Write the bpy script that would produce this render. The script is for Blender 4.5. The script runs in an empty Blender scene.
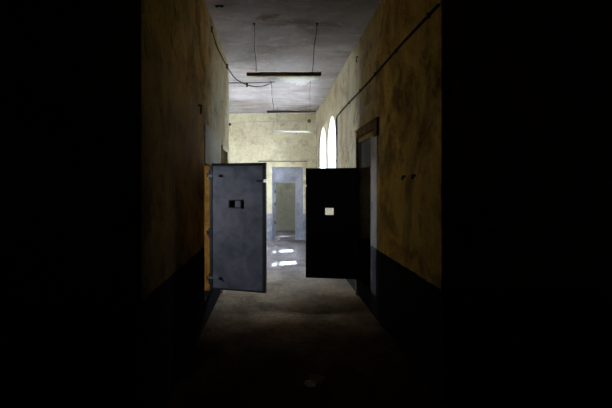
import bpy, bmesh, math, random
from mathutils import Vector, geometry
random.seed(7)
C = bpy.context.scene.collection
XL, XR = -0.864, 1.344          # inner faces of the corridor walls
H, EYE = 4.06, 1.76             # ceiling height, eye height
YF, YB = 13.76, 16.6            # far wall, back wall of the room beyond
T = 0.4                         # wall thickness
YEND = -3.0
YL = 8.19                       # the left wall ends here and the hall widens

# ---------------------------------------------------------------- materials
def nodes(name):
    m = bpy.data.materials.new(name); m.use_nodes = True
    nt = m.node_tree; b = nt.nodes['Principled BSDF']
    return m, nt, b
def ramp(nt, src, stops):
    r = nt.nodes.new('ShaderNodeValToRGB')
    e = r.color_ramp.elements
    e[0].position, e[0].color = stops[0][0], (*stops[0][1], 1)
    e[1].position, e[1].color = stops[-1][0], (*stops[-1][1], 1)
    for p, c in stops[1:-1]:
        n = e.new(p); n.color = (*c, 1)
    nt.links.new(src, r.inputs[0]); return r.outputs[0]
def noise(nt, co, scale, detail=6, rough=.6, dist=0.0, stretch=None):
    n = nt.nodes.new('ShaderNodeTexNoise')
    n.inputs['Scale'].default_value = scale; n.inputs['Detail'].default_value = detail
    n.inputs['Roughness'].default_value = rough; n.inputs['Distortion'].default_value = dist
    if stretch:
        mp = nt.nodes.new('ShaderNodeMapping'); mp.inputs['Scale'].default_value = stretch
        nt.links.new(co, mp.inputs[0]); co = mp.outputs[0]
    nt.links.new(co, n.inputs['Vector']); return n.outputs['Fac']
def mix(nt, fac, a, b, mode='MIX'):
    n = nt.nodes.new('ShaderNodeMix'); n.data_type = 'RGBA'; n.blend_type = mode
    for i, v in ((0, fac), (6, a), (7, b)):
        if hasattr(v, 'default_value'): nt.links.new(v, n.inputs[i])
        else: n.inputs[i].default_value = v if i == 0 else (*v, 1)
    return n.outputs[2]
def coord(nt):
    return nt.nodes.new('ShaderNodeNewGeometry').outputs['Position']
def bump(nt, b, h, strength=.4, dist=.01):
    n = nt.nodes.new('ShaderNodeBump'); n.inputs['Strength'].default_value = strength
    n.inputs['Distance'].default_value = dist
    nt.links.new(h, n.inputs['Height']); nt.links.new(n.outputs[0], b.inputs['Normal'])
def math_n(nt, op, a, b=0.0):
    n = nt.nodes.new('ShaderNodeMath'); n.operation = op; n.use_clamp = (op == 'MULTIPLY_ADD')
    for i, v in ((0, a), (1, b)):
        if hasattr(v, 'default_value'): nt.links.new(v, n.inputs[i])
        else: n.inputs[i].default_value = v
    return n.outputs[0]

def plaster(name, base, pale, stain, dado=None, dado_col=(.12, .13, .18), stain_amt=.8, sscale=1.0, old=None, edge=6.2):
    """old limewash: broad patches of two tints, dark mould blotches, drips, cracks, and a painted dado"""
    m, nt, b = nodes(name); co = coord(nt)
    broad = ramp(nt, noise(nt, co, .9*sscale, 7, .62, .6), [(.38, (0, 0, 0)), (.62, (1, 1, 1))])
    col = mix(nt, broad, base, pale)
    if old:      # ochre coat of the front stretch, also toned to imitate fading light; ragged doorway edge
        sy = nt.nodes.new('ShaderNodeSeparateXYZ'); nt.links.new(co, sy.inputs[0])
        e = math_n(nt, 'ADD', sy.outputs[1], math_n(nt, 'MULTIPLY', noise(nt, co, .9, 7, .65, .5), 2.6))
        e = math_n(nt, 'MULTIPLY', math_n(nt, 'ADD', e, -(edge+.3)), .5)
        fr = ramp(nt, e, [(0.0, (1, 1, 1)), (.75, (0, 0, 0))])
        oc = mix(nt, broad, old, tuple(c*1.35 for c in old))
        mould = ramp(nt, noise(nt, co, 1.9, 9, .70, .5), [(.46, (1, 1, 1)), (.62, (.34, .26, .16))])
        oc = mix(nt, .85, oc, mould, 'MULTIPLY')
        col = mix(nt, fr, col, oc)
    drip = ramp(nt, noise(nt, co, 2.2*sscale, 5, .65, .3, (1, 1, .28)), [(.50, (0, 0, 0)), (.66, (1, 1, 1))])
    col = mix(nt, math_n(nt, 'MULTIPLY', drip, stain_amt*.55), col, stain)
    blot = ramp(nt, noise(nt, co, 3.4*sscale, 9, .72, .5), [(.53, (0, 0, 0)), (.64, (1, 1, 1))])
    col = mix(nt, math_n(nt, 'MULTIPLY', blot, stain_amt*.7), col, tuple(c*.35 for c in stain))
    fine = ramp(nt, noise(nt, co, 26, 5, .7), [(.3, (.78, .78, .78)), (.7, (1.12, 1.12, 1.12))])
    col = mix(nt, 1.0, col, fine, 'MULTIPLY')
    # hairline cracks
    v = nt.nodes.new('ShaderNodeTexVoronoi'); v.feature = 'DISTANCE_TO_EDGE'; v.inputs['Scale'].default_value = .8
    ad = nt.nodes.new('ShaderNodeVectorMath'); ad.operation = 'ADD'
    nn = nt.nodes.new('ShaderNodeTexNoise'); nn.inputs['Scale'].default_value = 2.2; nn.inputs['Detail'].default_value = 6
    nt.links.new(co, nn.inputs['Vector']); nt.links.new(co, ad.inputs[0]); nt.links.new(nn.outputs['Color'], ad.inputs[1])
    nt.links.new(ad.outputs[0], v.inputs['Vector'])
    crack = ramp(nt, v.outputs['Distance'], [(.0, (.5, .45, .4)), (.008, (1, 1, 1))])
    col = mix(nt, .2, col, crack, 'MULTIPLY')
    if dado:
        sep = nt.nodes.new('ShaderNodeSeparateXYZ'); nt.links.new(co, sep.inputs[0])
        wob = noise(nt, co, 5, 4)
        zz = math_n(nt, 'ADD', sep.outputs[2], math_n(nt, 'MULTIPLY', wob, .03))
        below = math_n(nt, 'LESS_THAN', zz, dado+.015)
        dn = ramp(nt, noise(nt, co, 5, 8, .7, .5), [(.35, tuple(c*.6 for c in dado_col)), (.55, dado_col), (.72, tuple(min(1, c*1.9) for c in dado_col))])
        col = mix(nt, below, col, dn)
    nt.links.new(col, b.inputs['Base Color'])
    b.inputs['Roughness'].default_value = .95; b.inputs['Specular IOR Level'].default_value = .04
    bump(nt, b, noise(nt, co, 7, 10, .65), .6, .02)
    return m

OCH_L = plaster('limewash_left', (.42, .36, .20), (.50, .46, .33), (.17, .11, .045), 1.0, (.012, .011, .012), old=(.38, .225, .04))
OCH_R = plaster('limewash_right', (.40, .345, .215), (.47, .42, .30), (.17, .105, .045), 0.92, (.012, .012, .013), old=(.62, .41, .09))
CREAM = plaster('limewash_far', (.66, .60, .40), (.75, .70, .52), (.42, .38, .25), .84, (.36, .37, .42), .5)
GREEN = plaster('limewash_beyond', (.40, .40, .31), (.47, .46, .37), (.25, .25, .18), None, stain_amt=.4)
PALE = plaster('whitewash', (.55, .54, .50), (.66, .65, .62), (.33, .29, .24), None, stain_amt=.5)
BEIGE = plaster('beige_plaster', (.42, .38, .28), (.50, .47, .38), (.25, .20, .13), None, stain_amt=.6)
SURR = plaster('ochre_moulding', (.20, .12, .045), (.27, .18, .08), (.05, .03, .015), None, stain_amt=.8, sscale=2)
GREYP = plaster('grey_blue_plaster', (.20, .20, .23), (.27, .27, .31), (.10, .10, .12), None, stain_amt=.6, sscale=2)
BLUEP = plaster('blue_grey_paint', (.33, .35, .43), (.42, .44, .53), (.13, .14, .18), None, stain_amt=.5, sscale=2)
WHITE = plaster('white_reveal', (.78, .78, .76), (.84, .84, .82), (.6, .58, .54), None, stain_amt=.3)

def ceiling_mat():
    m, nt, b = nodes('ceiling_limewash'); co = coord(nt)
    col = ramp(nt, noise(nt, co, .7, 8, .65, .8), [(.32, (.35, .31, .29)), (.5, (.48, .455, .46)), (.68, (.60, .58, .61))])
    st = ramp(nt, noise(nt, co, 1.1, 8, .7, 1.0, (.6, 1.6, 1)), [(.52, (0, 0, 0)), (.68, (1, 1, 1))])
    col = mix(nt, math_n(nt, 'MULTIPLY', st, .85), col, (.27, .21, .16))
    # flaking coats: crisp-edged pale scales
    fl = ramp(nt, noise(nt, co, 1.5, 10, .75, 2.0, (1, 1.3, 1)), [(.575, (0, 0, 0)), (.59, (1, 1, 1))])
    col = mix(nt, math_n(nt, 'MULTIPLY', fl, .4), col, (.80, .79, .77))
    # bare brown patch where the plaster fell at the first lamp's hook
    sep = nt.nodes.new('ShaderNodeVectorMath'); sep.operation = 'DISTANCE'
    mp = nt.nodes.new('ShaderNodeMapping'); mp.inputs['Scale'].default_value = (1, 1.1, 0)
    nt.links.new(co, mp.inputs[0]); nt.links.new(mp.outputs[0], sep.inputs[0]); sep.inputs[1].default_value = (-.07, 5.9*1.1, 0)
    d = math_n(nt, 'ADD', sep.outputs['Value'], math_n(nt, 'MULTIPLY', noise(nt, co, 6, 6, .6), .5))
    patch = ramp(nt, d, [(.33, (.8, .8, .8)), (.42, (0, 0, 0))])
    col = mix(nt, patch, col, (.26, .17, .08))
    # a long scale of paint has come away behind the lamps, the bare lime shows white
    q = nt.nodes.new('ShaderNodeVectorMath'); q.operation = 'DISTANCE'
    mq = nt.nodes.new('ShaderNodeMapping'); mq.inputs['Scale'].default_value = (1, .8, 0); mq.inputs['Rotation'].default_value = (0, 0, .25)
    nt.links.new(co, mq.inputs[0]); nt.links.new(mq.outputs[0], q.inputs[0]); q.inputs[1].default_value = (-1.32, 7.35, 0)
    dq = math_n(nt, 'ADD', q.outputs['Value'], math_n(nt, 'MULTIPLY', noise(nt, co, 4, 9, .75, 1.0), 1.1))
    pq = ramp(nt, dq, [(.90, (1, 1, 1)), (.95, (0, 0, 0))])
    col = mix(nt, math_n(nt, 'MULTIPLY', pq, .8), col, (.80, .80, .80))
    nt.links.new(col, b.inputs['Base Color']); b.inputs['Roughness'].default_value = .95; b.inputs['Specular IOR Level'].default_value = .04
    bump(nt, b, fl, .5, .01)
    return m
CEIL = ceiling_mat()

def floor_mat():
    m, nt, b = nodes('worn_stone_floor'); co = coord(nt)
    col = ramp(nt, noise(nt, co, 1.3, 8, .68, .6), [(.34, (.21, .15, .10)), (.5, (.37, .28, .19)), (.66, (.54, .43, .31))])
    grit = ramp(nt, noise(nt, co, 13, 8, .75), [(.35, (.6, .6, .6)), (.65, (1.2, 1.2, 1.2))])
    col = mix(nt, 1.0, col, grit, 'MULTIPLY')
    br = nt.nodes.new('ShaderNodeTexBrick'); br.inputs['Scale'].default_value = 1.6
    br.inputs['Mortar Size'].default_value = .012; br.inputs['Brick Width'].default_value = .62; br.inputs['Row Height'].default_value = .48
    br.inputs['Color1'].default_value = (1, 1, 1, 1); br.inputs['Color2'].default_value = (.82, .82, .82, 1); br.inputs['Mortar'].default_value = (.4, .4, .4, 1)
    nt.links.new(co, br.inputs['Vector'])
    col = mix(nt, .25, col, br.outputs['Color'], 'MULTIPLY')
    sy = nt.nodes.new('ShaderNodeSeparateXYZ'); nt.links.new(co, sy.inputs[0])      # brown earth over the front stretch, darkened to imitate the light falling off
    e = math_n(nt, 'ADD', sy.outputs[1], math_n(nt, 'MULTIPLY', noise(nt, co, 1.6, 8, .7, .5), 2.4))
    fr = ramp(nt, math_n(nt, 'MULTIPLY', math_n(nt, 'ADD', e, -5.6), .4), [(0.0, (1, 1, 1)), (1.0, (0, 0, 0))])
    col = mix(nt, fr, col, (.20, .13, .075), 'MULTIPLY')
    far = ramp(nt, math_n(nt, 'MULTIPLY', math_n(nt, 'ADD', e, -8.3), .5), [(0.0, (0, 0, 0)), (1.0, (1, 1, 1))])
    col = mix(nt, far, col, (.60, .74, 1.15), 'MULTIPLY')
    nt.links.new(col, b.inputs['Base Color'])
    b.inputs['Roughness'].default_value = .5; 
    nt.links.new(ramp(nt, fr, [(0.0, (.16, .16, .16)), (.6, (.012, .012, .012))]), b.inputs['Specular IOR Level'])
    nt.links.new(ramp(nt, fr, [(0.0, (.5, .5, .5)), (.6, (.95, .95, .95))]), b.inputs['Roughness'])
    h = math_n(nt, 'ADD', noise(nt, co, 6, 9, .7), math_n(nt, 'MULTIPLY', br.outputs['Fac'], -.15))
    bump(nt, b, h, .9, .04)
    return m
FLOOR = floor_mat()

def metal_paint(name, col, dark, rough=.55, metallic=0.0, scale=3.0):
    m, nt, b = nodes(name); co = coord(nt)
    c = ramp(nt, noise(nt, co, scale, 8, .68, .5), [(.36, dark), (.58, col), (.75, tuple(min(1, x*1.35) for x in col))])
    nt.links.new(c, b.inputs['Base Color'])
    b.inputs['Roughness'].default_value = rough; b.inputs['Metallic'].default_value = metallic
    bump(nt, b, noise(nt, co, 40, 5, .6), .25, .003)
    return m
DADO = metal_paint('blue_grey_dado', (.10, .10, .13), (.05, .05, .07), .85)
BEAD = metal_paint('pale_blue_bead', (.46, .50, .60), (.34, .37, .46), .7)
DUSTY = metal_paint('dusty_cable', (.30, .30, .27), (.2, .2, .18), .8)
LEDGE = metal_paint('brown_ledge', (.22, .17, .11), (.12, .09, .06), .8)
DOOR_BLUE = metal_paint('slate_blue_sheet_iron', (.175, .17, .20), (.075, .082, .10))
DOOR_BLACK = metal_paint('black_sheet_iron', (.012, .011, .011), (.006, .006, .006), .7)
IRON = metal_paint('dark_iron', (.022, .018, .016), (.008, .007, .007), .6, 0, 12)
RUST = metal_paint('rusty_iron', (.22, .07, .025), (.05, .02, .01), .75, 0, 20)
STEEL = metal_paint('worn_steel', (.75, .74, .70), (.5, .49, .46), .4, 0, 20)
AMBER = metal_paint('amber_painted_wood', (.72, .36, .045), (.42, .17, .02), .6, 0, 9)
OAK = metal_paint('tan_wood', (.42, .32, .17), (.22, .15, .07), .7, 0, 7)
LAMP_BROWN = metal_paint('brown_enamel', (.75, .60, .46), (.5, .4, .3), .55, 0, 8)
LAMP_WHITE = metal_paint('white_enamel', (.62, .62, .60), (.5, .49, .46), .45, 0, 8)
LAMP_DARK = metal_paint('dark_enamel', (.13, .11, .10), (.07, .06, .05), .55, 0, 8)
CABLE = metal_paint('cable_sheath', (.045, .033, .022), (.015, .012, .009), .9, 0, 30)
TUBEGL = metal_paint('milky_tube_glass', (.85, .86, .84), (.75, .76, .74), .25, 0, 8)
SCRAP = metal_paint('soiled_paper', (.55, .50, .42), (.22, .17, .10), .9, 0, 22)
SCRAPB = metal_paint('brown_card', (.30, .20, .10), (.15, .09, .05), .9, 0, 22)
GROUND = metal_paint('pale_yard', (.55, .52, .46), (.45, .42, .38), .95, 0, 1)
def glass_mat():
    m = bpy.data.materials.new('dusty_window_glass'); m.use_nodes = True; nt = m.node_tree
    nt.nodes.clear()
    o = nt.nodes.new('ShaderNodeOutputMaterial'); t = nt.nodes.new('ShaderNodeBsdfTransparent'); g = nt.nodes.new('ShaderNodeBsdfGlossy')
    g.inputs['Roughness'].default_value = .1; t.inputs[0].default_value = (.96, .98, 1, 1)
    x = nt.nodes.new('ShaderNodeMixShader'); x.inputs[0].default_value = .05
    nt.links.new(t.outputs[0], x.inputs[1]); nt.links.new(g.outputs[0], x.inputs[2]); nt.links.new(x.outputs[0], o.inputs[0])
    return m
GLASS = glass_mat()

# ---------------------------------------------------------------- mesh helpers
def obj(name, bm, mat, parent=None, smooth=False):
    bmesh.ops.recalc_face_normals(bm, faces=bm.faces)
    me = bpy.data.meshes.new(name); bm.to_mesh(me); bm.free(); me.materials.append(mat)
    if smooth:
        for p in me.polygons: p.use_smooth = True
    o = bpy.data.objects.new(name, me); C.objects.link(o)
    if parent: o.parent = parent
    return o
def empty(name, loc=(0, 0, 0), rz=0):
    o = bpy.data.objects.new(name, None); C.objects.link(o); o.empty_display_size = .1
    o.location = loc; o.rotation_euler = (0, 0, rz); return o
def tag(o, label, cat=None, group=None, kind=None):
    o['label'] = label
    if cat: o['category'] = cat
    if group: o['group'] = group
    if kind: o['kind'] = kind
    return o
def box(bm, x0, x1, y0, y1, z0, z1, bev=0.0):
    vs = [bm.verts.new((x, y, z)) for x in (x0, x1) for y in (y0, y1) for z in (z0, z1)]
    fs = [bm.faces.new([vs[i] for i in f]) for f in ((0, 1, 3, 2), (4, 6, 7, 5), (0, 4, 5, 1), (2, 3, 7, 6), (0, 2, 6, 4), (1, 5, 7, 3))]
    if bev:
        es = list({e for f in fs for e in f.edges})
        bmesh.ops.bevel(bm, geom=es, offset=bev, segments=2, affect='EDGES', profile=.6)
    return bm
def B(*a, **k): return box(bmesh.new(), *a, **k)
def tube(bm, pts, r, n=8, cap=True):
    pts = [Vector(p) for p in pts]; rings = []
    up = Vector((0, 0, 1))
    for i, p in enumerate(pts):
        d = (pts[min(i+1, len(pts)-1)] - pts[max(i-1, 0)]).normalized()
        ref = up if abs(d.dot(up)) < .95 else Vector((1, 0, 0))
        a = d.cross(ref).normalized(); b = d.cross(a).normalized()
        rr = r[i] if isinstance(r, (list, tuple)) else r
        rings.append([bm.verts.new(p + a*math.cos(t)*rr + b*math.sin(t)*rr) for t in (2*math.pi*k/n for k in range(n))])
    for i in range(len(rings)-1):
        for k in range(n):
            bm.faces.new((rings[i][k], rings[i][(k+1) % n], rings[i+1][(k+1) % n], rings[i+1][k]))
    if cap: bm.faces.new(rings[0]); bm.faces.new(rings[-1][::-1])
    return bm
def struct(name, bm, mat, parent=None, label=None):
    o = obj(name, bm, mat, parent)
    if not parent: o['kind'] = 'structure'
    if label: o['label'] = label
    return o
def rect(u0, u1, v0, v1): return [(u0, v0), (u1, v0), (u1, v1), (u0, v1)]
def arch(u0, u1, v0, v1, n=16):
    r = (u1-u0)/2; c = (u0+u1)/2; s = v1-r
    return [(u0, v0), (u1, v0)] + [(c+r*math.cos(math.pi*k/n), s+r*math.sin(math.pi*k/n)) for k in range(n+1)]
def slab(outer, holes, m0, m1):
    """slab between two parallel planes; holes = [(loop in plane 0, loop in plane 1)]; m0/m1 map (u,v)->xyz"""
    bm = bmesh.new(); loops0 = [outer]+[h[0] for h in holes]; loops1 = [outer]+[h[1] for h in holes]
    res = []
    for loops, mp in ((loops0, m0), (loops1, m1)):
        vs = [[bm.verts.new(mp(u, v)) for u, v in L] for L in loops]
        flat = [v for L in vs for v in L]
        for t in geometry.tessellate_polygon([[Vector((u, v, 0)) for u, v in L] for L in loops]):
            try: bm.faces.new([flat[i] for i in t])
            except ValueError: pass
        res.append(vs)
    for A, Bb in zip(*res):
        n = len(A)
        for i in range(n): bm.faces.new((A[i], A[(i+1) % n], Bb[(i+1) % n], Bb[i]))
    return bm
def slab_x(x0, x1, outer, holes=()): return slab(outer, list(holes), lambda u, v: (x0, u, v), lambda u, v: (x1, u, v))
def slab_y(y0, y1, outer, holes=()): return slab(outer, list(holes), lambda u, v: (u, y0, v), lambda u, v: (u, y1, v))

# ---------------------------------------------------------------- shell
# opening of the right-hand cell and of the left-hand cell
RD = (5.93, 6.80, .27, 2.43)
LD = (5.345, 5.97, .30, 2.03)
L2 = (7.05, 7.75, .10, 2.35)
def splay(y0, y1, z0, z1, s=.69):     # window: inner arch wide, outer arch narrow
    return arch(y0, y1, z0, z1), arch(y0+s, y1-.12, z0+.06, z1-.25)
WINS = [(9.33, 10.70, 1.42, 3.36), (11.10, 12.50, 1.42, 3.36), (14.45, 15.55, 1.42, 3.36)]
holes = [(rect(*RD), rect(*RD))] + [splay(*w) for w in WINS]
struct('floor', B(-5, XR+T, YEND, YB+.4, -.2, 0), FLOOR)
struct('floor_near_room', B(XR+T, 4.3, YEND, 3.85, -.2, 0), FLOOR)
struct('ceiling', B(-5, XR+T, YEND, YB+.4, H, H+.25), CEIL)
struct('wall_right', slab_x(XR, XR+T, rect(3.45, YB+.4, 0, H), holes), OCH_R)
struct('wall_left', slab_x(XL, XL-T, rect(2.8, YL, 0, H), [(rect(*LD), rect(*LD)), (rect(*L2), rect(*L2))]), OCH_L)
# the dark room at the near end, where the photographer stands
struct('ceiling_near_room', B(XR+T, 4.3, YEND, 3.85, H, H+.25), CEIL)
struct('wall_back', B(-5, 4.3, YEND-.3, YEND, -.2, H+.25), OCH_L)
struct('wall_near_right', B(XR+T, 4.3, 3.45, 3.85, 0, H), OCH_R)
struct('wall_near_left', B(-4.6, XL-T, 2.8, 3.2, 0, H), OCH_L)
struct('wall_near_side_left', B(-5, -4.6, YEND, 3.45, 0, H), OCH_L)
struct('wall_near_side_right', B(4.0, 4.3, YEND, 3.5, 0, H), OCH_R)
FD = (-.064, .928, 0, 2.335)
fl = rect(FD[0], FD[1], .0, FD[3])
struct('wall_far', slab_y(YF, YF+T, [(-5, 0), (FD[0], 0), (FD[0], FD[3]), (FD[1], FD[3]), (FD[1], 0), (XR, 0), (XR, H), (-5, H)]), CREAM)
struct('wall_beyond', B(-5, XR, YB, YB+.4, 0, H), GREEN)
HW = [(9.9, 11.0), (14.9, 15.5)]  # unseen windows, added to brighten the right wall and the room beyond
struct('wall_hall_left', slab_x(-5, -4.6, rect(YL-.4, YB, 0, H), [(rect(a, b, 1.3, 3.3),)*2 for a, b in HW]), CREAM)
struct('wall_hall_near', B(-4.6, XL-T, YL-.4, YL, 0, H), CREAM)
# pale surround round the left cell's doorway, ochre moulding round the right one
struct('trim_1', slab_x(XL+.0, XL+.012, [(5.34, 2.03), (6.0, 2.03), (6.0, 1.0), (6.95, 1.0), (6.95, 2.53), (5.34, 2.53)]), BEIGE)
struct('trim_2', slab_x(XR-.035, XR, [(5.50, 2.40), (5.70, 2.40), (5.70, 2.50), (6.84, 2.50), (6.84, .0), (6.90, 0), (6.90, 2.60), (5.50, 2.60)]), SURR)
struct('trim_3', slab_x(XR-.05, XR, rect(5.46, 6.92, 2.60, 2.625)), SURR)
struct('trim_4', slab_x(XR-.012, XR, rect(5.56, 5.93, .93, 2.43)), PALE)  # whitewashed strip, its paleness also standing in for the left cell's daylight
struct('trim_9', slab_x(XR-.012, XR, rect(5.60, 5.93, .30, .93)), DADO)
struct('trim_5', B(XR+.04, XR+T-.02, RD[0], RD[1], 2.03, 2.43), GREYP)
# far doorway: cream surround, ledge over it, blue-grey frame set back in it
struct('trim_6', slab_y(YF-.03, YF, [(-.26, .84), (FD[0], .84), (FD[0], FD[3]), (FD[1], FD[3]), (FD[1], .84), (1.05, .84), (1.05, 2.50), (-.26, 2.50)]), CREAM)
struct('trim_7', B(-.50, 1.08, YF-.06, YF, 2.50, 2.53), LEDGE)
dr = empty('door_3', (0, 0, 0)); tag(dr, 'blue grey painted frame and panels set in the doorway of the far wall', kind='structure')
obj('frame', slab_y(YF+.10, YF+.22, [(FD[0], 0), (.04, 0), (.04, 1.86), (.70, 1.86), (.70, 0), (FD[1], 0), (FD[1], FD[3]), (FD[0], FD[3])]), BLUEP, dr)
bm = bmesh.new(); box(bm, .02, .05, YF+.08, YF+.11, 0, 1.88); box(bm, .69, .72, YF+.08, YF+.11, 0, 1.88); box(bm, .02, .72, YF+.08, YF+.11, 1.84, 1.86)
obj('bead', bm, BEAD, dr)
for z in (.55, 1.15, 1.55): obj('hinge', tube(bmesh.new(), [(.035, YF+.07, z-.05), (.035, YF+.07, z+.05)], .016), IRON, dr)
obj('panel', B(.75, .90, YF+.085, YF+.10, .15, 1.0, bev=.006), BLUEP, dr)
obj('panel', B(.75, .90, YF+.085, YF+.10, 1.1, 1.8, bev=.006), BLUEP, dr)
# room beyond: thin joint line of door in its wall is plain plaster, nothing more
# left cell
struct('wall_cell_left_outer', slab_x(-3.9, -3.6, rect(3.1, 6.9, 0, H), [(rect(4.6, 5.3, 1.7, 2.3),)*2]), PALE)
struct('wall_cell_left_near', B(-3.6, XL-T, 3.45, 3.6, 0, H), PALE)
struct('wall_cell_left_far', B(-3.6, XL-T, 6.6, 6.9, 0, H), PALE)
struct('floor_cell_left', B(-3.6, XL-T, 3.6, 6.6, 0, LD[2]), FLOOR)
# right cell
struct('wall_cell_right_outer', B(4.0, 4.3, 4.8, 8.5, 0, H), PALE)
struct('wall_cell_right_near', B(XR+T, 4.0, 4.8, 5.1, 0, H), PALE)
struct('wall_cell_right_far', B(XR+T, 4.0, 8.2, 8.5, 0, H), PALE)
struct('floor_cell_right', B(XR+T, 4.0, 5.1, 8.2, 0, RD[2]), FLOOR)
struct('ceiling_cell_right', B(XR+T, 4.3, 4.8, 8.5, H, H+.2), CEIL)
# yard outside the windows
struct('ground', B(-40, 40, -20, 50, -.4, -.2), GROUND)

# window joinery
def window(name, which, y0, y1, z0, z1):
    w = empty(name, (0, 0, 0)); tag(w, 'tall round-headed window in a white splayed reveal, '+which, kind='structure')
    Y0, Y1, Z0, Z1 = y0+.69, y1-.12, z0+.06, z1-.13
    xa, xb = XR+T-.09, XR+T-.03
    obj('window_frame', slab_x(xa, xb, arch(Y0-.04, Y1+.04, Z0-.04, Z1+.04), [(arch(Y0+.05, Y1-.05, Z0+.05, Z1-.05),)*2]), LAMP_WHITE, w)
    bm = bmesh.new()
    box(bm, xa, xb, Y0, Y1, 1.93, 1.99); box(bm, xa, xb, Y0, Y1, 2.74, 2.79)
    obj('glazing_bar', bm, LAMP_WHITE, w)
    obj('pane', slab_x(xa+.025, xa+.03, arch(Y0, Y1, Z0, Z1)), GLASS, w)
    # reveal lining
    A, Bq = splay(y0, y1, z0, z1); bm = bmesh.new(); n = len(A)
    va = [bm.verts.new((XR-.002, u, v)) for u, v in A]; vb = [bm.verts.new((XR+T, u, v)) for u, v in Bq]
    c = Vector(((y0+y1)/2, (z0+z1)/2))
    def off(vv, e):
        out = []
        for q in vv:
            d = Vector((q.co.y-c.x, q.co.z-c.y)).normalized()*e
            out.append(bm.verts.new((q.co.x, q.co.y-d.x, q.co.z-d.y)))
        return out
    wa, wb = off(va, .012), off(vb, .012)
    for i in range(n):
        j = (i+1) % n
        bm.faces.new((wa[i], wa[j], wb[j], wb[i])); bm.faces.new((va[i], va[j], wa[j], wa[i])); bm.faces.new((va[i], vb[i], vb[j], va[j])); bm.faces.new((vb[i], vb[j], wb[j], wb[i]))
    obj('reveal', bm, WHITE, w)
for i, w in enumerate(WINS): window('window_%d' % (i+1), ('the nearer of the two on the right wall', 'the farther of the two on the right wall', 'in the room beyond the far doorway')[i], *w)
cw = empty('window_4'); tag(cw, 'small barred window of the left cell', kind='structure')
obj('window_frame', slab_x(-3.84, -3.76, rect(4.6, 5.3, 1.7, 2.3), [(rect(4.64, 5.26, 1.74, 2.26),)*2]), OAK, cw)
for k in range(4):
    y = 4.74+k*.14; obj("bar", tube(bmesh.new(), [(-3.7, y, 1.7), (-3.7, y, 2.3)], .01), IRON, cw)

for i, (a, b) in enumerate(HW):
    hw = empty('window_%d' % (i+5)); tag(hw, 'unseen tall window added in the left outer wall to light the inside', kind='structure')
    obj('window_frame', slab_x(-4.92, -4.86, rect(a, b, 1.3, 3.3), [(rect(a+.06, b-.06, 1.36, 3.24),)*2]), LAMP_WHITE, hw)
    obj('glazing_bar', B(-4.91, -4.87, (a+b)/2-.02, (a+b)/2+.02, 1.36, 3.24), LAMP_WHITE, hw)
    obj('pane', slab_x(-4.895, -4.89, rect(a+.05, b-.05, 1.35, 3.25)), GLASS, hw)
# ---------------------------------------------------------------- the two iron-clad doors
def cell_door(name, label, hinge, free, z0, z1, skin, mirror, hatch, bolts_z, latch_z, strap_z, notch=(.035, .022)):
    """local x runs from the hinge to the free edge, the side towards the camera is local -y (mirror=1) or +y (-1)"""
    d = Vector(free)-Vector(hinge); W = d.length; a = math.atan2(d.y, d.x)
    r = empty(name, (hinge[0], hinge[1], z0), a); tag(r, label, kind='structure')
    h = z1-z0; s = -1 if mirror == 1 else 1      # outward direction of the seen face
    hx0, hx1, hz0, hz1 = hatch; hz0 -= z0; hz1 -= z0
    th = .045; nz = latch_z-z0; nd, nh = notch
    obj('door_leaf', slab_y(-th/2, th/2, [(0, 0), (W, 0), (W, nz-nh), (W-nd, nz-nh), (W-nd, nz+nh), (W, nz+nh), (W, h), (0, h)], [(rect(hx0, hx1, hz0, hz1),)*2]), skin, r)
    # edge angle irons
    bm = bmesh.new(); f = .04; e = s*(th/2)
    ya, yb = sorted((e, e+s*.007))
    for (x0, x1, a0, a1) in ((0, W, h-f, h), (0, W, 0, f*.6), (W-f, W, f*.6, nz-nh), (W-f, W, nz+nh, h-f), (0, f*.9, f*.6, h-f)): box(bm, x0, x1, ya, yb, a0, a1)
    obj('edge_iron', bm, IRON, r)
    # rivets down the edges
    bm = bmesh.new()
    for k in range(14):
        z = .07+k*(h-.14)/13
        for x in (W-f/2,):
            tube(bm, [(x, e+s*.005, z), (x, e+s*.012, z), (x, e+s*.015, z)], [.008, .007, .003], 6)
    obj('rivets', bm, IRON, r)['kind'] = 'stuff'
    # hatch frame
    bm = bmesh.new(); q = .014; ya, yb = sorted((e, e+s*.02))
    box(bm, hx0-q, hx1+q, ya, yb, hz1, hz1+q); box(bm, hx0-q, hx1+q, ya, yb, hz0-q, hz0)
    box(bm, hx0-q, hx0, ya, yb, hz0, hz1); box(bm, hx1, hx1+q, ya, yb, hz0, hz1)
    obj('hatch_frame', bm, IRON, r)
    for z in strap_z:
        ya, yb = sorted((e, e+s*.008)); st = obj('strap_hinge', B(-.02, .16, ya, yb, z-z0-.016, z-z0+.016, bev=.003), skin, r)
        obj('bolt_head', tube(bmesh.new(), [(.155, e, z-z0), (.155, e+s*.022, z-z0), (.155, e+s*.03, z-z0)], [.021, .021, .012], 12), IRON, st)
    for z in bolts_z:
        obj('hinge_knuckle', tube(bmesh.new(), [(-.012, e*.6, z-z0-.07), (-.012, e*.6, z-z0+.07)], .011, 10), IRON, r)
    bm = bmesh.new(); box(bm, W-nd-.09, W-nd-.002, e-.001 if s > 0 else e-.012, e+.012 if s > 0 else e+.001, nz-.014, nz+.014, bev=.003)
    obj('latch_bolt', bm, IRON, r)
    return r, W, h, e, s
rL, W, h, e, s = cell_door('door_1', 'slate blue iron-clad cell door standing open from the left wall, small hatch at head height',
    (-.875, 5.93, 0), (-.105, 5.69, 0), .335, 2.055, DOOR_BLUE, 1, (.30, .455, 1.462, 1.548), (.47, 1.1, 1.9), 1.815, (.49, 1.884))
obj('hatch_flap', B(.37, .455, -.012, .010, 1.462-.335, 1.548-.335), DOOR_BLUE, rL)
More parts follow.
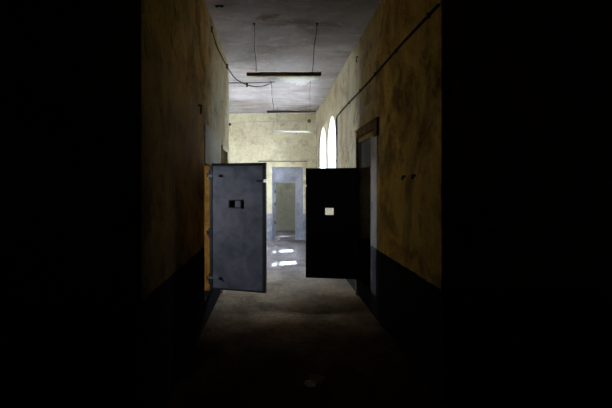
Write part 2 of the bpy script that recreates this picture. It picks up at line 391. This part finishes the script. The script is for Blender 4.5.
obj('hatch_back', B(.30, .372, -.004, .020, 1.462-.335, 1.548-.335), DOOR_BLACK, rL)
cell_door('door_2', 'black iron-clad cell door standing open from the right wall, daylight in its little hatch',
    (1.338, 6.81, 0), (.515, 6.95, 0), .27, 2.03, DOOR_BLACK, -1, (.390, .525, 1.282, 1.395), (.45, 1.9), 1.75, (), (.018, .015))
# amber jamb of the left cell doorway
j = empty('trim_8'); tag(j, 'amber painted timber jamb of the left cell doorway', kind='structure')
obj('jamb', B(XL-.17, XL-.022, 5.955, 5.985, LD[2], LD[3]), AMBER, j)
for z in (.47, 1.1, 1.9): obj('hinge_pin', tube(bmesh.new(), [(XL-.05, 5.945, z-.03), (XL-.05, 5.945, z+.03)], .018, 10), RUST if z != 1.1 else IRON, j)
d4 = empty('door_4'); tag(d4, 'tan timber door closed in the second doorway of the left wall', kind='structure')
obj('door_leaf', B(XL-.16, XL-.12, L2[0], L2[1], L2[2], L2[3]), OAK, d4)
bm = bmesh.new()
for k in range(4): box(bm, XL-.12, XL-.11, L2[0]+.08, L2[1]-.08, .25+k*.52, .65+k*.52)
obj('door_panel', bm, OAK, d4)
obj('door_frame', slab_x(XL, XL+.03, [(L2[0]-.06, 0), (L2[0], 0), (L2[0], L2[3]), (L2[1], L2[3]), (L2[1], 0), (L2[1]+.06, 0), (L2[1]+.06, L2[3]+.06), (L2[0]-.06, L2[3]+.06)]), OAK, d4)

# ---------------------------------------------------------------- hanging lamps
def batten(label, y, x0, x1, z, hgt, wires, body, tubes, wr=.005):
    r = empty('batten_lamp', ((x0+x1)/2, y, z)); tag(r, label, 'ceiling lamp', 'strip lamps hung across the corridor')
    L = (x1-x0)/2; cx = (x0+x1)/2
    bm = bmesh.new(); box(bm, -L+.02, L-.02, -.045, .045, 0, hgt, bev=.006)
    obj('housing', bm, body, r)
    for sx in (-1, 1):
        bm = bmesh.new(); a, b2 = sorted((sx*(L-.025), sx*L)); box(bm, a, b2, -.05, .05, -.012 if tubes else -.004, hgt+.004, bev=.004)
        obj('end_cap', bm, body, r)
    if tubes:
        obj('tube', tube(bmesh.new(), [(-L+.02, 0, -.016), (L-.02, 0, -.016)], .014, 12), TUBEGL, r, True)
    for xb, xt, *rr in wires:
        wq = rr[0] if rr else wr
        p = []
        for k in range(9):
            t = k/8; p.append((xb-cx+(xt-xb)*t+.006*math.sin(t*9), .004*math.cos(t*7), hgt+(H-z-hgt-.0)*t))
        wv = obj('suspension_wire', tube(bmesh.new(), p, wq, 6), CABLE, r)
        tx, ty, tz = p[-1]
        obj('ceiling_hook', tube(bmesh.new(), [(tx, ty, tz-.03), (tx, ty, tz-.008), (tx, ty, tz)], [wq*1.5, wq*3, wq*4], 10), CABLE, wv)
    return r
# scale 2.25, 1.44, 1.08 of the far wall's 1 px = 32 mm
batten('dark brown strip lamp nearest the camera, hung on two long wires', 13.76/2.25, -.385, .668, EYE+48.2*.032, .052, [(-.256, -.284), (.54, .61)], LAMP_BROWN, False)
batten('thin dark strip lamp in the middle of the three, fed by the drooping cable', 13.76/1.44, -.155, .933, EYE+50.2*.032, .036, [(-.012, -.066), (.80, .80, .0025)], LAMP_DARK, False, .0055)
batten('white strip lamp farthest away, hanging in front of the far wall', 13.76/1.08, -.06, 1.10, EYE+49.5*.032, .032, [(.09, .09), (.95, .95)], LAMP_WHITE, True, .0035)

# ---------------------------------------------------------------- cables, conduit and fixings
def curve_pts(ctrl, n=10):
    P = [Vector(p) for p in ctrl]; P = [P[0]*2-P[1]]+P+[P[-1]*2-P[-2]]; out = []
    for i in range(1, len(P)-2):
        for k in range(n):
            t = k/n
            out.append(.5*((2*P[i])+(P[i+1]-P[i-1])*t+(2*P[i-1]-5*P[i]+4*P[i+1]-P[i+2])*t*t+(3*P[i]-P[i-1]-3*P[i+1]+P[i+2])*t**3))
    out.append(P[-2]); return out
def at(px, py, Y):      # point of the place at depth Y seen along that sight line
    s = 13.76/Y; return Vector(((px-274)/s*.032, Y, EYE+(185-py)/s*.032))
c = empty('hanging_cable', at(211, 27, 5.92)); tag(c, 'black cable drooping from the left wall to the ceiling over the middle lamp', 'cable')
base = c.location.copy()
pts = curve_pts([at(211, 27, 5.92), at(216, 44, 6.35), at(222, 57, 6.9), at(228, 68, 7.5), at(236, 79, 8.1), at(247, 84.8, 8.6), at(256, 86.6, 8.95), at(265, 85.6, 9.3), at(272, 82.3, 9.5), at(279, 78.6, 9.75)])
obj('cable', tube(bmesh.new(), [p-base for p in pts], .010, 7), CABLE, c)
for q, Y in (((211.5, 29), 5.93), ((227, 66), 7.4), ((247, 84.8), 8.6)):
    p = at(*q, Y)-base; obj('clip', tube(bmesh.new(), [p+Vector((0, 0, -.045)), p+Vector((0, 0, .03))], [.014, .022], 8), IRON, c)
c = empty('ceiling_cable', (0, 0, 0)); tag(c, 'thin straight wire run across the ceiling to the middle lamp hook', 'cable')
obj('wire', tube(bmesh.new(), curve_pts([(-1.6, 9.62, H-.012), (-.7, 9.60, H-.02), (-.062, 9.57, H-.012), (.02, 9.58, H-.01)]), .008, 6), CABLE, c)
# conduit along the right wall
zc = EYE+45.5*.032
c = empty('conduit', (XR, 3.0, zc)); tag(c, 'dark conduit running high along the right wall to the nearest arched window', 'conduit')
P = [(-.014, .48, 0), (-.014, 1.5, .012), (-.014, 3.2, -.008), (-.014, 5.0, .01), (-.014, 6.1, 0), (-.014, 6.14, -.05), (-.014, 6.14, -1.4), (-.014, 6.14, -1.9)]
obj('pipe', tube(bmesh.new(), P, .014, 8), CABLE, c)
for k in range(6):
    y = .7+k*.98; obj('clip', B(-.030, 0, y-.012, y+.012, -.02, .025, bev=.003), IRON, c)
for z in (-.35, -.95): obj('clip', B(-.034, 0, 6.11, 6.17, z-.03, z+.03, bev=.004), IRON, c)
# small wall fixings
def hook(name, label, cat, loc, out, L=.06, drop=.07, r=.012, mat=IRON):
    t = empty(name, loc); tag(t, label, cat); o = Vector(out)
    obj('plate', tube(bmesh.new(), [(0, 0, 0), o*.008], r*1.5, 10), mat, t)
    obj('shank', tube(bmesh.new(), [(0, 0, 0), o*L, o*L+Vector((0, 0, -drop*.4)), o*(L*.8)+Vector((0, 0, -drop))], r, 8), mat, t)
hook('wall_hook', 'dark iron hook high on the right wall between ceiling and conduit', 'hook', (XR, 6.88, EYE+64*.032), (-1, 0, 0), L=.03, drop=.09, r=.009)
hook('wall_hook', 'dark iron hook high on the left wall above the slate blue door', 'hook', (XL, 4.92, EYE+28.5*.032), (1, 0, 0), L=.03, drop=.10, r=.010)
y1, y2 = 430*.032*42/131, 430*.032*42/141
hook('wall_stub', 'left one of two small iron stubs on the stained right wall', 'hook', (XR, y1, EYE+8.5/3.12*.032), (-1, 0, 0), .03, .035, .010)
hook('wall_stub', 'right one of two small iron stubs on the stained right wall', 'hook', (XR, y2, EYE+9.5/3.36*.032), (-1, 0, 0), .03, .035, .010)
t = empty('junction_box', (1.12, YF+.006, EYE+64*.032)); tag(t, 'small dark round box at top right of the far wall', 'junction box')
obj('box', tube(bmesh.new(), [(0, 0, 0), (0, -.04, 0), (0, -.05, 0)], [.06, .06, .045], 14), LEDGE, t)
obj('screw', tube(bmesh.new(), [(0, -.05, 0), (0, -.056, 0)], .012, 8), IRON, t)
t = empty('insulator', (-1.41, YF+.006, EYE+60.4*.032)); tag(t, 'small black insulator at top left of the far wall', 'insulator')
obj('knob', tube(bmesh.new(), [(0, 0, 0), (0, -.03, 0), (0, -.035, 0), (0, -.07, 0), (0, -.08, 0)], [.02, .02, .045, .045, .02], 12), IRON, t)
c = empty('wall_cable', (0, YF-.012, EYE+63*.032)); tag(c, 'thin grey cable strung level across the top of the far wall', 'cable')
obj('wire', tube(bmesh.new(), curve_pts([(-1.41, 0, -.06), (-.9, 0, .0), (-.2, 0, .02), (.5, 0, .03), (1.04, 0, .03)]), .005, 6), DUSTY, c)
t = empty('ceiling_bracket', (-.70, 13.76/2.497, H)); tag(t, 'short dark metal bracket on the ceiling beside the left wall', 'bracket')
obj('plate', B(-.055, .055, -.02, .02, -.014, 0, bev=.003), IRON, t)
obj('bolt', tube(bmesh.new(), [(-.03, 0, -.014), (-.03, 0, -.026)], .01, 8), IRON, t)
obj('bolt', tube(bmesh.new(), [(.03, 0, -.014), (.03, 0, -.026)], .01, 8), IRON, t)

# crumpled scrap on the floor near the camera
def crumple(w, d, h, seed, loc):
    rnd = random.Random(seed); bm = bmesh.new()
    bmesh.ops.create_icosphere(bm, subdivisions=3, radius=1)
    for v in bm.verts:
        k = 1+rnd.uniform(-.28, .22); v.co = Vector((v.co.x*w*k, v.co.y*d*k, max(0.0, (v.co.z*.5+.45)*h*k)))+Vector(loc)
    return bm
t = empty('paper_scrap', at(314, 383, 3.84)*1); t.location.z = 0
tag(t, 'crumpled scrap of pale paper and brown card lying on the dark floor', 'scrap')
obj('paper', crumple(.055, .06, .022, 3, (-.04, -.05, 0)), SCRAP, t)
obj('card', crumple(.07, .075, .03, 5, (.03, .04, 0)), SCRAPB, t)

# ---------------------------------------------------------------- light
w = bpy.data.worlds.new('sky'); bpy.context.scene.world = w; w.use_nodes = True
nt = w.node_tree; bg = nt.nodes['Background']
bg.inputs['Color'].default_value = (.80, .88, 1, 1); bg.inputs['Strength'].default_value = 6.0
sun = bpy.data.lights.new('sun', 'SUN'); sun.energy = 2.8; sun.angle = .02; sun.color = (.80, .90, 1)
so = bpy.data.objects.new('sun', sun); C.objects.link(so)
so.rotation_euler = Vector((-1, -.45, -1.74)).to_track_quat('-Z', 'Y').to_euler()
so.location = (10, 14, 18)
def portal(loc, rot, sx, sy):
    l = bpy.data.lights.new('daylight_portal', 'AREA'); l.shape = 'RECTANGLE'; l.size = sx; l.size_y = sy; l.cycles.is_portal = True
    o = bpy.data.objects.new('daylight_portal', l); C.objects.link(o); o.location = loc; o.rotation_euler = rot
for (y0, y1, z0, z1) in WINS:
    o = portal((XR+T+.02, (y0+y1)/2+.26, (z0+z1)/2), (0, math.radians(90), 0), z1-z0-.2, y1-y0-.5)
portal((-3.92, 4.95, 2.0), (0, math.radians(-90), 0), .6, .7)
for a, b in HW: portal((-5.02, (a+b)/2, 2.3), (0, math.radians(-90), 0), 2.0, b-a)

# ---------------------------------------------------------------- camera
cam = bpy.data.cameras.new('camera'); co = bpy.data.objects.new('camera', cam); C.objects.link(co)
co.location = (0, 0, EYE); co.rotation_euler = (math.radians(90), 0, 0)
cam.sensor_width = 36; cam.lens = 36*430/612; cam.clip_start = .05
cam.shift_x = (306-274)/612; cam.shift_y = -(204-185)/612
S = bpy.context.scene; S.camera = co
S.view_settings.view_transform = 'Standard'; S.view_settings.look = 'None'; S.view_settings.gamma = 1
S.view_settings.exposure = 3.75
S.cycles.max_bounces = 14; S.cycles.diffuse_bounces = 12; S.cycles.transparent_max_bounces = 12
